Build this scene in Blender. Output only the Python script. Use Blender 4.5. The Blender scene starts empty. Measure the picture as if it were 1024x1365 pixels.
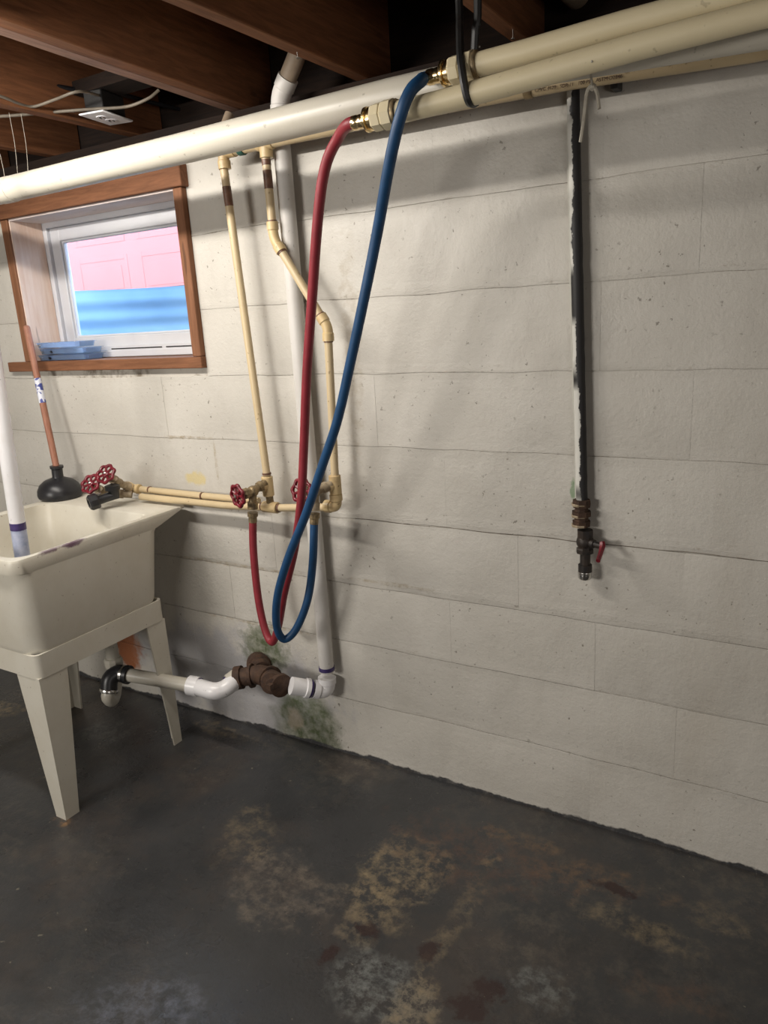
import bpy, bmesh, math, random
from mathutils import Vector, Matrix, noise
random.seed(7)
S = bpy.context.scene
C = S.collection
V = Vector
# ------------------------------------------------------------------ camera
F, CX, CD, CZ, YAW, PIT, ROL = 993.085, .6622, 1.7504, 1.3772, .5452, .2600, -.0595
cy_, sy_, cp_, sp_ = math.cos(YAW), math.sin(YAW), math.cos(PIT), math.sin(PIT)
fw = V((-sy_*cp_, cy_*cp_, -sp_)); r0 = V((cy_, sy_, 0)); u0 = r0.cross(fw)
rt = math.cos(ROL)*r0+math.sin(ROL)*u0; up = -math.sin(ROL)*r0+math.cos(ROL)*u0
cam = bpy.data.objects.new('camera', bpy.data.cameras.new('camera')); C.objects.link(cam)
cam.matrix_world = Matrix(((rt.x, up.x, -fw.x, CX), (rt.y, up.y, -fw.y, -CD), (rt.z, up.z, -fw.z, CZ), (0, 0, 0, 1)))
cam.data.sensor_fit = 'VERTICAL'; cam.data.sensor_height = 36; cam.data.lens = F/1365*36; cam.data.clip_start = .02
S.camera = cam
# ------------------------------------------------------------------ world, lights, exposure
W = bpy.data.worlds.new('world'); S.world = W; W.use_nodes = True
bg = W.node_tree.nodes['Background']; bg.inputs[0].default_value = (.62, .78, 1, 1); bg.inputs[1].default_value = 5.0
def area(name, loc, target, size, power, col):
    l = bpy.data.lights.new(name, 'AREA'); l.shape = 'RECTANGLE'; l.size, l.size_y = size; l.energy = power; l.color = col
    o = bpy.data.objects.new(name, l); C.objects.link(o); o.location = loc
    o.rotation_euler = (V(target)-V(loc)).to_track_quat('-Z', 'Y').to_euler(); return o
area('room_fill', (-1.55, -3.3, 1.4), (-.1, 0, .6), (.8, .5), 30, (1, .95, .88))  # unseen fill added behind the camera, brightens wall and tub front
area('side_fill', (2.2, -2.8, 1.1), (-.4, -.3, 1.5), (.8, .5), 7, (1, .94, .88))  # weak unseen fill added on the right
TUBE = V((-1.1, -.88, 1.93))
area('tube_light', TUBE, (-1.0, 0, .6), (1.1, .025), 14.5, (1, .94, .86))
S.view_settings.view_transform = 'Standard'; S.view_settings.look = 'None'; S.view_settings.gamma = 1
S.view_settings.use_curve_mapping = False
S.view_settings.exposure = .54
def at(px, py, y=None, x=None, z=None):
    """point of the place seen at a photo pixel, at a known depth y (or x, or z)"""
    d = fw+(px-512)/F*rt-(py-682.5)/F*up
    o = V((CX, -CD, CZ))
    t = (y-o.y)/d.y if y is not None else (x-o.x)/d.x if x is not None else (z-o.z)/d.z
    return o+t*d
# ------------------------------------------------------------------ materials
class NT:
    def __init__(s, name):
        s.m = bpy.data.materials.new(name); s.m.use_nodes = True; s.t = s.m.node_tree; s.b = s.t.nodes['Principled BSDF']
        s.pos = s.n('ShaderNodeNewGeometry').outputs['Position']
    def n(s, k, **kw):
        o = s.t.nodes.new(k)
        for a, b in kw.items(): setattr(o, a, b)
        return o
    def put(s, sock, v):
        if hasattr(v, 'links'): s.t.links.new(v, sock)
        elif isinstance(v, (tuple, list)) and len(v) == 3 and sock.type == 'RGBA': sock.default_value = (*v, 1)
        else: sock.default_value = v
    def noise(s, scale, detail=4, rough=.55, vec=None, dist=0):
        o = s.n('ShaderNodeTexNoise'); s.put(o.inputs['Vector'], s.pos if vec is None else vec)
        o.inputs['Scale'].default_value = scale; o.inputs['Detail'].default_value = detail
        o.inputs['Roughness'].default_value = rough; o.inputs['Distortion'].default_value = dist
        return o.outputs['Fac']
    def ramp(s, v, a, b, lo=0., hi=1.):
        o = s.n('ShaderNodeMapRange'); s.put(o.inputs['Value'], v)
        for k, q in zip(('From Min', 'From Max', 'To Min', 'To Max'), (a, b, lo, hi)): o.inputs[k].default_value = q
        return o.outputs[0]
    def math(s, op, a, b=0.):
        o = s.n('ShaderNodeMath', operation=op); s.put(o.inputs[0], a); s.put(o.inputs[1], b); return o.outputs[0]
    def mix(s, f, a, b):
        o = s.n('ShaderNodeMix', data_type='RGBA'); s.put(o.inputs[0], f); s.put(o.inputs[6], a); s.put(o.inputs[7], b); return o.outputs[2]
    def vmap(s, sc=(1, 1, 1), loc=(0, 0, 0), rot=(0, 0, 0)):
        o = s.n('ShaderNodeMapping'); s.put(o.inputs[0], s.pos)
        o.inputs['Scale'].default_value = sc; o.inputs['Location'].default_value = loc; o.inputs['Rotation'].default_value = rot; return o.outputs[0]
    def blob(s, c, r, wob=.5, ns=8.):
        """soft stain at c with radii r, broken by noise"""
        sub = s.n('ShaderNodeVectorMath', operation='SUBTRACT'); s.put(sub.inputs[0], s.pos); sub.inputs[1].default_value = c
        dv = s.n('ShaderNodeVectorMath', operation='DIVIDE'); s.put(dv.inputs[0], sub.outputs[0]); dv.inputs[1].default_value = r
        ln = s.n('ShaderNodeVectorMath', operation='LENGTH'); s.put(ln.inputs[0], dv.outputs[0])
        d = s.math('ADD', ln.outputs['Value'], s.ramp(s.noise(ns, 5, .65), .3, .7, -wob, wob))
        return s.ramp(d, .7, 1.15, 1., 0.)
    def bump(s, h, strength=.3, dist=.002):
        o = s.n('ShaderNodeBump'); s.put(o.inputs['Height'], h); o.inputs['Strength'].default_value = strength
        o.inputs['Distance'].default_value = dist; s.put(s.b.inputs['Normal'], o.outputs[0])
    def out(s, col, rough=.5, metal=0.):
        s.put(s.b.inputs['Base Color'], col); s.put(s.b.inputs['Roughness'], rough); s.put(s.b.inputs['Metallic'], metal); return s.m
def simple(name, c1, c2=None, scale=20, rough=.5, metal=0., bump=0., stretch=None):
    n = NT(name); c2 = c2 or tuple(x*.8 for x in c1)
    f = n.noise(scale, 4, .6, n.vmap(stretch) if stretch else None)
    if bump: n.bump(n.noise(scale*4, 3), bump, .001)
    return n.out(n.mix(n.ramp(f, .35, .7), c1, c2), rough, metal)
M = {}
def wall_mat():
    n = NT('painted_block')
    col = n.mix(n.ramp(n.noise(3, 4), .35, .7), (.50, .475, .425), (.575, .55, .50))
    col = n.mix(n.math('MULTIPLY', n.ramp(n.noise(2.2, 5, .7, n.vmap((1.6, 1, .35))), .55, .78), .55), col, (.46, .42, .36))
    # small chips and pits
    chips = n.math('MULTIPLY', n.ramp(n.noise(60, 3, .6), .645, .68), n.ramp(n.noise(4, 2), .44, .58))
    col = n.mix(n.math('MULTIPLY', chips, .75), col, (.16, .14, .11))
    # grime low down and near the plumbing
    g = n.math('MULTIPLY', n.blob((-.75, 0, .07), (.135, .1, .12), .18, 14), 1.)
    g2 = n.blob((-.90, 0, .315), (.10, .1, .085), .4, 26)
    g3 = n.math('MULTIPLY', n.blob((-.675, 0, .02), (.06, .1, .045), .2, 20), 1.)
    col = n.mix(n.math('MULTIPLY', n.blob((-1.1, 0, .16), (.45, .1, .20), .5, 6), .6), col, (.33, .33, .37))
    gg = n.math('MAXIMUM', n.math('MAXIMUM', g, g2), g3)
    col = n.mix(n.math('MULTIPLY', gg, n.ramp(n.noise(26, 5, .7), .35, .6, .55, 1.)), col, (.085, .105, .05))
    col = n.mix(n.math('MULTIPLY', n.blob((-.80, 0, .075), (.035, .1, .04), .4, 20), .5), col, (.40, .32, .24))
    col = n.mix(n.math('MULTIPLY', n.blob((-1.60, 0, .20), (.085, .1, .11), .35, 14), .95), col, (.32, .10, .03))
    for c, r in (((.145, 0, .935), (.008, .02, .03)), ((-1.12, 0, .885), (.045, .02, .025))):
        col = n.mix(n.math('MULTIPLY', n.blob(c, r, .4, 40), .7), col, (.12, .24, .10) if c[0] > 0 else (.62, .50, .2))
    for c, r_, a in (((-1.12, 0, 1.022), (.14, .1, .006), .7), ((-1.02, 0, .96), (.006, .1, .07), .6), ((-.4, 0, .615), (.14, .1, .006), .5), ((-1.0, 0, .60), (.3, .1, .007), .6), ((-.9, 0, .40), (.25, .1, .007), .5), ((-.95, 0, .80), (.4, .1, .012), .5), ((-.47, 0, 1.3), (.03, .1, .3), .3)):
        col = n.mix(n.math('MULTIPLY', n.math('MULTIPLY', n.blob(c, r_, .5, 22), n.ramp(n.noise(30, 4, .7), .4, .6)), a), col, (.30, .23, .13))
    # floor paint run up the foot of the wall
    sep = n.n('ShaderNodeSeparateXYZ'); n.put(sep.inputs[0], n.pos)
    zz = n.math('SUBTRACT', sep.outputs['Z'], n.ramp(n.noise(5, 5, .7), .3, .7, -.002, .022))
    col = n.mix(n.ramp(zz, -.002, .003, 1., 0.), col, (.045, .045, .047))
    h = n.math('ADD', n.math('MULTIPLY', n.noise(90, 4, .7), .5), n.noise(14, 4, .6))
    # trowelled paint ridges and grime along the joints
    pp = n.math('PINGPONG', sep.outputs['Z'], .102)
    near = n.ramp(pp, 0, .022, 1., 0.)
    rid = n.noise(16, 6, .75, n.vmap((1, 1, 5)), .8)
    h = n.math('ADD', h, n.math('MULTIPLY', n.math('MULTIPLY', near, rid), .75))
    dirt = n.math('MULTIPLY', n.math('MULTIPLY', near, n.ramp(n.noise(38, 5, .8, n.vmap((.7, 1, 2.2))), .56, .66)), n.ramp(n.noise(3, 3), .42, .6))
    col = n.mix(n.math('MULTIPLY', dirt, .6), col, (.24, .19, .13))
    col = n.mix(n.math('MULTIPLY', n.ramp(n.noise(11, 6, .75, n.vmap((1, 1, .6))), .5, .72), .28), col, (.40, .37, .33))
    n.bump(h, .6, .0045)
    return n.out(col, n.ramp(n.noise(7, 2), .3, .7, .42, .6))
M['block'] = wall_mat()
def mortar_mat():
    n = NT('painted_mortar')
    col = n.mix(n.ramp(n.noise(7, 5, .75), .36, .48), (.20, .17, .13), (.50, .47, .42))
    n.bump(n.noise(60, 4, .7), .4, .003)
    return n.out(col, .6)
M['mortar'] = mortar_mat()
def floor_mat():
    n = NT('painted_floor')
    col = n.mix(n.ramp(n.noise(2.5, 5, .6), .35, .7), (.031, .032, .034), (.052, .052, .053))
    col = n.mix(n.math('MULTIPLY', n.ramp(n.noise(1.7, 6, .7, n.vmap((1, 1, 1), (3, 1, 0))), .50, .66), .55), col, (.075, .055, .043))
    col = n.mix(n.math('MULTIPLY', n.math('MULTIPLY', n.ramp(n.noise(1.1, 4, .7, n.vmap((1, 1, 1), (7, 2, 0))), .46, .62), n.ramp(n.noise(22, 6, .8), .46, .64)), .6), col, (.13, .11, .085))
    col = n.mix(n.math('MULTIPLY', n.ramp(n.noise(4, 6, .75, n.vmap((1, 1, 1), (1, 5, 0))), .56, .70), .7), col, (.022, .021, .021))
    fine = n.ramp(n.noise(26, 6, .75), .44, .66)
    def worn_or_sheen(px, py, rx, ry, c, amt, wob=.6):
        nonlocal col
        p = at(px, py, z=0)
        col = n.mix(n.math('MULTIPLY', n.math('MULTIPLY', n.blob((p.x, p.y, 0), (rx, ry, 1), wob, 7), fine), amt), col, c)
    tan = (.26, .20, .12); grey = (.20, .21, .20)
    worn_or_sheen(530, 1165, .10, .14, tan, .9); worn_or_sheen(500, 1215, .09, .09, tan, .6); worn_or_sheen(380, 1190, .16, .12, (.17, .14, .11), .7)
    worn_or_sheen(330, 1110, .1, .1, tan, .4); worn_or_sheen(500, 1320, .12, .09, grey, .95, .4); worn_or_sheen(545, 1350, .05, .10, tan, .9)
    worn_or_sheen(600, 1240, .03, .20, tan, .5); worn_or_sheen(850, 1235, .14, .05, tan, .55); worn_or_sheen(790, 1170, .16, .06, (.16, .10, .06), .8)
    worn_or_sheen(730, 1320, .06, .05, grey, .7); worn_or_sheen(655, 1150, .025, .03, tan, .8); worn_or_sheen(960, 1230, .06, .05, tan, .4)
    worn_or_sheen(640, 1140, .25, .12, (.13, .07, .045), .55); worn_or_sheen(190, 1350, .14, .10, (.15, .16, .2), .6); worn_or_sheen(150, 975, .12, .08, (.13, .13, .12), .8)  # the blue-grey patch is the window's reflection painted into the floor colour
    worn_or_sheen(10, 945, .08, .06, tan, 1.); worn_or_sheen(300, 975, .14, .03, tan, .6); worn_or_sheen(700, 1120, .12, .03, (.15, .1, .06), .8)
    worn_or_sheen(80, 1095, .04, .02, (.3, .16, .06), .9); worn_or_sheen(900, 1330, .1, .05, (.11, .07, .05), .7)
    for px, py, rx, ry in ((440, 1272, .018, .03), (570, 1268, .022, .03), (650, 1320, .04, .03), (625, 1345, .045, .03), (490, 1240, .03, .02), (820, 1185, .05, .015)):
        p = at(px, py, z=0)
        col = n.mix(n.math('MULTIPLY', n.blob((p.x, p.y, 0), (rx, ry, 1), .6, 30), .8), col, (.028, .010, .009))
    spots = n.math('MULTIPLY', n.ramp(n.noise(48, 3, .6), .70, .74), .5)
    col = n.mix(spots, col, (.3, .27, .2))
    n.bump(n.math('ADD', n.noise(5, 5, .6), n.math('MULTIPLY', n.noise(60, 4, .7), .25)), .35, .012)
    return n.out(col, n.ramp(n.noise(6, 4, .65), .3, .7, .2, .42))
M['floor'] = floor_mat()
def wood(name, a, b, axis='y', scale=6, rough=.7):
    n = NT(name); st = {'y': (14, 1.2, 14), 'x': (1.2, 14, 14), 'z': (14, 14, 1.2)}[axis]
    g = n.noise(scale, 6, .65, n.vmap(st), .6)
    col = n.mix(n.ramp(g, .32, .68), a, b)
    kn = n.ramp(n.noise(7, 2, .4, n.vmap(tuple(.25*q+.6 for q in st))), .74, .78)
    col = n.mix(n.math('MULTIPLY', kn, .6), col, tuple(q*.25 for q in a))
    n.bump(g, .25, .002); n.b.inputs['Specular IOR Level'].default_value = .25
    return n.out(col, rough)
M['joist'] = wood('joist_wood', (.25, .105, .048), (.14, .06, .028), 'y')
M['joist_worn'] = wood('worn_joist_wood', (.34, .20, .15), (.20, .12, .09), 'y')
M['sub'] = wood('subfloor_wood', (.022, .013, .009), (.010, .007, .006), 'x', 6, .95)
M['win_z'] = wood('window_lumber_upright', (.25, .115, .06), (.16, .07, .035), 'z')
M['win_x'] = wood('window_lumber', (.24, .105, .052), (.14, .06, .03), 'x')
M['stick'] = wood('handle_wood', (.38, .18, .12), (.26, .115, .075), 'z', 9, .45)
def pvc_mat(name, c, dirt, rough=.3, amt=.5, ds=(5, 14)):
    n = NT(name)
    col = n.mix(n.math('MULTIPLY', n.ramp(n.noise(ds[0], 5, .7), .5, .75), amt), c, dirt)
    col = n.mix(n.math('MULTIPLY', n.ramp(n.noise(ds[1]*4, 2, .6), .68, .72), amt), col, tuple(q*.5 for q in dirt))
    return n.out(col, rough)
M['pvc'] = pvc_mat('white_pvc', (.51, .48, .41), (.42, .38, .30), .38)
M['pvc_paint'] = pvc_mat('painted_standpipe', (.60, .58, .55), (.5, .47, .43), .5)
M['pvc_new'] = pvc_mat('bright_pvc', (.78, .77, .78), (.6, .56, .52), .3)
M['cpvc'] = pvc_mat('cream_cpvc', (.58, .46, .28), (.42, .28, .14), .4, .55)
M['cpvc_fit'] = pvc_mat('cream_cpvc_fitting', (.62, .47, .25), (.36, .21, .09), .4, .75, (16, 20))
M['cpvc_pale'] = pvc_mat('pale_cream_pipe', (.62, .54, .36), (.50, .42, .26), .5, .4)
M['tan'] = simple('tan_pipe', (.27, .21, .15), (.18, .13, .09), 14, .6)
M['purple'] = simple('purple_primer', (.035, .022, .10), (.07, .045, .17), 60, .35)
M['glue'] = simple('brown_glue', (.20, .10, .06), (.09, .045, .03), 60, .4)
M['bluetip'] = simple('blue_tinted_pvc', (.28, .33, .50), (.52, .55, .68), 30, .3)
M['red_hose'] = simple('red_rubber', (.27, .024, .036), (.21, .018, .026), 30, .5)
M['blue_hose'] = simple('blue_rubber', (.010, .065, .17), (.008, .05, .13), 30, .5)
M['wheel'] = simple('red_enamel', (.20, .008, .020), (.09, .004, .010), 60, .35)
M['brass'] = simple('bright_brass', (.85, .68, .38), (.7, .5, .25), 40, .22, 1.)
M['steel'] = simple('steel', (.75, .74, .72), (.5, .48, .45), 40, .25, 1.)
M['oldbrass'] = simple('tarnished_brass', (.36, .27, .15), (.14, .11, .07), 70, .5, .6, .4)
M['valvebody'] = simple('mineral_crusted_brass', (.45, .37, .26), (.24, .18, .11), 60, .6, .25, .5)
M['rust'] = simple('rusty_iron', (.085, .045, .026), (.035, .02, .015), 50, .75, .2, .8)
M['blackiron'] = simple('black_iron', (.022, .02, .02), (.05, .035, .025), 50, .5, .3, .3)
M['rubber'] = simple('black_rubber', (.012, .012, .014), (.02, .02, .023), 20, .38)
M['strap'] = simple('black_strap', (.012, .012, .012), (.02, .02, .02), 20, .5)
M['cable'] = simple('cable_sheath', (.20, .17, .13), (.13, .11, .085), 20, .5)
M['white'] = simple('white_plastic', (.86, .87, .90), (.8, .81, .86), 20, .4)
M['vinyl'] = simple('white_vinyl', (.62, .63, .66), (.54, .55, .6), 5, .4)
M['dark'] = simple('dark_slot', (.02, .02, .02), (.03, .03, .03), 10, .6)
M['string'] = simple('grey_string', (.42, .39, .33), (.3, .27, .22), 60, .9)
M['ink'] = simple('pipe_ink', (.06, .03, .02), (.09, .045, .03), 90, .7)
M['outer'] = simple('cast_concrete', (.4, .38, .35), (.33, .31, .28), 4, .9)
M['tape'] = simple('green_tape', (.03, .12, .09), (.02, .06, .05), 40, .5)
def tub_mat():
    n = NT('yellowed_plastic_tub')
    col = n.mix(n.ramp(n.noise(5, 5, .65), .4, .7), (.62, .59, .51), (.56, .52, .43))
    col = n.mix(n.math('MULTIPLY', n.ramp(n.noise(75, 3, .6), .70, .73), .6), col, (.18, .13, .09))
    for px, py, rx in ((65, 730, .035), (90, 722, .03), (100, 718, .04)):
        p = at(px, py, x=-1.153); p.z = .80
        col = n.mix(n.math('MULTIPLY', n.blob((p.x, p.y, .80), (.016, rx, .010), .4, 30), .85), col, (.10, .05, .08))
    n.bump(n.noise(30, 4), .12, .002)
    return n.out(col, .42)
M['tub'] = tub_mat()
def peel_mat():
    n = NT('peeling_white_on_black_pipe')
    sep = n.n('ShaderNodeSeparateXYZ'); n.put(sep.inputs[0], n.pos)
    side = n.math('ADD', sep.outputs['X'], n.ramp(n.noise(9, 5, .75, n.vmap((1, 1, .9))), .3, .7, -.010, .010))
    cen = n.ramp(sep.outputs['Z'], .907, 1.822, .171, .142)
    f = n.ramp(n.math('SUBTRACT', side, cen), -.001, .001, 1., 0.)
    f = n.math('MULTIPLY', f, n.ramp(n.noise(2.6, 3, .6, n.vmap((.2, .2, 1), (0, 0, 5.3))), .43, .47))
    col = n.mix(f, (.018, .017, .018), (.66, .65, .60))
    n.bump(f, .5, .002)
    return n.out(col, .6)
M['peel'] = peel_mat()
def clear_mat(name, tint, gloss=.12):
    m = bpy.data.materials.new(name); m.use_nodes = True; t = m.node_tree
    for k in list(t.nodes): t.nodes.remove(k)
    o = t.nodes.new('ShaderNodeOutputMaterial'); mx = t.nodes.new('ShaderNodeMixShader'); tr = t.nodes.new('ShaderNodeBsdfTransparent')
    gl = t.nodes.new('ShaderNodeBsdfGlossy'); fr = t.nodes.new('ShaderNodeLayerWeight'); fr.inputs[0].default_value = gloss
    tr.inputs[0].default_value = (*tint, 1); gl.inputs['Roughness'].default_value = .05
    t.links.new(fr.outputs['Fresnel'], mx.inputs[0]); t.links.new(tr.outputs[0], mx.inputs[1]); t.links.new(gl.outputs[0], mx.inputs[2])
    t.links.new(mx.outputs[0], o.inputs[0]); return m
M['glass'] = clear_mat('window_glass', (.95, .97, .98), .1)
M['clear'] = clear_mat('clear_plastic', (.93, .96, 1), .45)
_t = M['clear'].node_tree; _o = _t.nodes['Material Output']; _s = _o.inputs[0].links[0].from_socket
_mx = _t.nodes.new('ShaderNodeMixShader'); _mx.inputs[0].default_value = .28; _p = _t.nodes.new('ShaderNodeBsdfTranslucent'); _p.inputs[0].default_value = (.55, .72, .95, 1)
_t.links.new(_s, _mx.inputs[1]); _t.links.new(_p.outputs[0], _mx.inputs[2]); _t.links.new(_mx.outputs[0], _o.inputs[0])
M['facade'] = simple('pink_red_garage_paint', (.60, .185, .165), (.57, .175, .155), 2, .7)
M['galv'] = simple('galvanised_steel', (.30, .52, .76), (.26, .46, .70), 6, .5)
M['soil'] = simple('gravel_soil', (.2, .18, .15), (.12, .1, .08), 8, .9)
# ------------------------------------------------------------------ mesh helpers
def tag(o, label=None, cat=None, group=None, kind=None):
    if label: o['label'] = label
    if cat: o['category'] = cat
    if group: o['group'] = group
    if kind: o['kind'] = kind
    return o
def thing(name, loc, label=None, cat=None, group=None, kind=None):
    o = bpy.data.objects.new(name, None); C.objects.link(o); o.location = loc; o.empty_display_size = .05
    return tag(o, label, cat, group, kind)
def wloc(o):
    p = V((0, 0, 0))
    while o: p += o.location; o = o.parent
    return p
def obj(name, bm, m, parent=None, origin=None, smooth=40):
    """bm holds place coordinates; the object gets its own origin"""
    if origin is None:
        vs = [v.co for v in bm.verts]
        origin = V(((min(v.x for v in vs)+max(v.x for v in vs))/2, (min(v.y for v in vs)+max(v.y for v in vs))/2, min(v.z for v in vs)))
    origin = V(origin)
    bmesh.ops.translate(bm, verts=bm.verts, vec=-origin)
    bmesh.ops.recalc_face_normals(bm, faces=bm.faces)
    for f in bm.faces: f.smooth = smooth > 0
    for e in bm.edges:
        if len(e.link_faces) == 2 and e.calc_face_angle(0) > math.radians(smooth): e.smooth = False
    me = bpy.data.meshes.new(name); bm.to_mesh(me); bm.free()
    for q in (m if isinstance(m, (list, tuple)) else [m]): me.materials.append(q if not isinstance(q, str) else M[q])
    o = bpy.data.objects.new(name, me); C.objects.link(o)
    if parent: o.parent = parent; o.location = origin-wloc(parent)
    else: o.location = origin
    return o
def B(): return bmesh.new()
def box(bm, a, b, bev=0., seg=1, rot=None, mi=0):
    a, b = V(a), V(b); c = (a+b)/2; d = b-a
    r = bmesh.ops.create_cube(bm, size=1.); vs = r['verts']
    for v in vs: v.co = V((v.co.x*d.x, v.co.y*d.y, v.co.z*d.z))
    fs = {f for v in vs for f in v.link_faces}
    for f in fs: f.material_index = mi
    if bev:
        es = list({e for v in vs for e in v.link_edges})
        r2 = bmesh.ops.bevel(bm, geom=es, offset=bev, segments=seg, affect='EDGES', profile=.5)
        vs = list({v for f in r2['faces'] for v in f.verts} | {v for v in vs if v.is_valid})
        vs = [v for v in vs if v.is_valid]
    for v in vs: v.co = (rot @ v.co if rot else v.co)+c
    return bm
def tube(bm, pts, r, n=12, cap=True, mi=0):
    pts = [V(p) for p in pts]; rs = list(r) if isinstance(r, (list, tuple)) else [r]*len(pts)
    N = len(pts); tang = []
    for i in range(N):
        d = V((0, 0, 0))
        for j in (i-1, i):
            if 0 <= j < N-1:
                q = pts[j+1]-pts[j]
                if q.length > 1e-7: d += q.normalized()
        tang.append(d.normalized() if d.length > 1e-6 else (tang[-1] if tang else V((0, 0, 1))))
    t0 = tang[0]; a = t0.orthogonal().normalized(); rings = []
    for i in range(N):
        if i: a = (a-tang[i]*a.dot(tang[i])); a = a.normalized() if a.length > 1e-6 else tang[i].orthogonal().normalized()
        b = tang[i].cross(a)
        rings.append([bm.verts.new(pts[i]+(a*math.cos(k*2*math.pi/n)+b*math.sin(k*2*math.pi/n))*rs[i]) for k in range(n)])
    for i in range(N-1):
        for k in range(n):
            f = bm.faces.new((rings[i][k], rings[i][(k+1) % n], rings[i+1][(k+1) % n], rings[i+1][k])); f.material_index = mi
    if cap:
        bm.faces.new(rings[0][::-1]).material_index = mi; bm.faces.new(rings[-1]).material_index = mi
    return bm
def prof(bm, o, ax, pr, n=16, cap=True, mi=0):
    """solid of revolution: pr = [(distance along ax, radius)]"""
    o = V(o); ax = V(ax).normalized(); a = ax.orthogonal().normalized(); b = ax.cross(a); rings = []
    for t, r in pr: rings.append([bm.verts.new(o+ax*t+(a*math.cos(k*2*math.pi/n)+b*math.sin(k*2*math.pi/n))*max(r, 1e-4)) for k in range(n)])
    for i in range(len(pr)-1):
        for k in range(n):
            bm.faces.new((rings[i][k], rings[i][(k+1) % n], rings[i+1][(k+1) % n], rings[i+1][k])).material_index = mi
    if cap:
        bm.faces.new(rings[0][::-1]).material_index = mi; bm.faces.new(rings[-1]).material_index = mi
    return bm
def spline(P, n=8):
    P = [V(p) for p in P]; P = [P[0]*2-P[1]]+P+[P[-1]*2-P[-2]]; o = []
    for i in range(1, len(P)-2):
        for k in range(n):
            t = k/n; a, b, c, d = P[i-1], P[i], P[i+1], P[i+2]
            o.append(.5*((2*b)+(c-a)*t+(2*a-5*b+4*c-d)*t*t+(3*b-a-3*c+d)*t**3))
    o.append(P[-2]); return o
def collar(bm, p, ax, r, L=.03, t=.005, n=16):
    """socket of a fitting centred at p"""
    return prof(bm, V(p)-V(ax).normalized()*L/2, ax, [(0, r), (0, r+t*.7), (.002, r+t), (L-.002, r+t), (L, r+t*.7), (L, r)], n)
def band(p, ax, r, L, m, parent, name='glue_ring'):
    bm = B(); prof(bm, V(p)-V(ax).normalized()*L/2, ax, [(0, r), (0, r+.0006), (L, r+.0006), (L, r)], 16); return obj(name, bm, m, parent)
def elbow(a, c, b, r, t=.005, sock=.022, rad=.02, n=14):
    """a fitting turning from direction a-c to direction b-c with sockets"""
    a, b, c = V(a), V(b), V(c); da = (a-c).normalized(); db = (b-c).normalized(); bm = B()
    pts = []
    p0, p1 = c+da*rad, c+db*rad
    for k in range(9):
        s = k/8; pts.append(p0*(1-s)**2+c*2*s*(1-s)+p1*s*s)
    pts = [c+da*(rad+sock)]*1+[c+da*(rad+.002)]+pts+[c+db*(rad+.002), c+db*(rad+sock)]
    rr = [r+t, r+t]+[r+t*.55]*9+[r+t, r+t]
    tube(bm, pts, rr, n); return bm
# ------------------------------------------------------------------ setting: walls, floor, ceiling
WX0, WX1, WY = -2.98, 2.6, -4.5
OX0, OX1, OZ0, OZ1 = -1.885, -1.012, 1.246, 1.83      # window hole
def bgrid(bm, x0, x1, z0, z1, y0, y1): box(bm, (x0, y0, z0), (x1, y1, z1))
bm = B()
bgrid(bm, WX0, OX0, -.05, 1.835, .0035, .2); bgrid(bm, OX1, WX1, -.05, 1.835, .0035, .2)
bgrid(bm, OX0, OX1, -.05, OZ0, .0035, .2)
wall = obj('wall_back', bm, 'mortar', origin=(0, 0, 0), smooth=0); tag(wall, kind='structure')
ZC = [-.01, .2039, .4047, .596, .8046, 1.0209, 1.2205, 1.4198, 1.6339, 1.8355]
def block(x0, x1, z0, z1, k):
    g = .0008; bm = B(); rnd = random.Random(k*7919+int(x0*1000))
    nx = max(3, int((x1-x0)/.05)); fr = 0.0+rnd.uniform(-.0004, .0004); gd = rnd.uniform(.0004, .0014)
    def wob(x, kk): return noise.noise(V((x*6, kk*5.3, 0)))*.0045*min(1, kk)+noise.noise(V((x*34, kk*3.1, 7)))*.0018*min(1, kk)
    sd = rnd.uniform(.0001, .0009)
    P = []
    e = .0045
    for j, (zz, ins) in enumerate(((z0+g, 0), (z0+g+e, 1), (z1-g-e, 1), (z1-g, 0))):
        row = []
        for i in range(nx+1):
            x = x0+(x1-x0)*i/nx
            w = wob(x, k+(j > 1)); gq = gd*max(0, .6+1.6*noise.noise(V((x*8, (k+(j > 1))*2.7, 4))))
            yy = fr-(.0004*noise.noise(V((x*6, zz*6, 2)))) if ins and 0 < i < nx else (fr+.0002 if ins else fr+gq)
            if i in (0, nx) and ins: yy = fr+sd
            row.append(bm.verts.new((x, yy, zz+w)))
        P.append(row)
    for j in range(3):
        for i in range(nx): bm.faces.new((P[j][i], P[j][i+1], P[j+1][i+1], P[j+1][i]))
    # side returns down to the mortar face
    bot = {}
    loop = [P[0][i] for i in range(nx+1)]+[P[j][nx] for j in (1, 2)]+[P[3][i] for i in range(nx, -1, -1)]+[P[j][0] for j in (2, 1)]
    back = [bm.verts.new((v.co.x, .006, v.co.z)) for v in loop]
    for i in range(len(loop)): bm.faces.new((loop[i], back[i], back[(i+1) % len(loop)], loop[(i+1) % len(loop)]))
    bm.faces.new(back[::-1])
    obj('concrete_block', bm, 'block', wall, smooth=50)
for k in range(9):
    off = 0 if k % 2 == 1 else .2032
    off = {0: -.008, 1: -.002}.get(k, 0)+off
    i = -8
    while True:
        x0 = off+i*.4064; x1 = x0+.4064; i += 1
        if x0 > WX1-.02: break
        x0 = max(x0, WX0); x1 = min(x1, WX1)
        if x1-x0 < .03: continue
        z0, z1 = ZC[k], ZC[k+1]
        if z1 > OZ0+.05 and x1 > OX0 and x0 < OX1:
            if x0 < OX0-.03: block(x0, OX0, z0, z1, k)
            if x1 > OX1+.03: block(OX1, x1, z0, z1, k)
        else: block(x0, x1, z0, z1, k)
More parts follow.
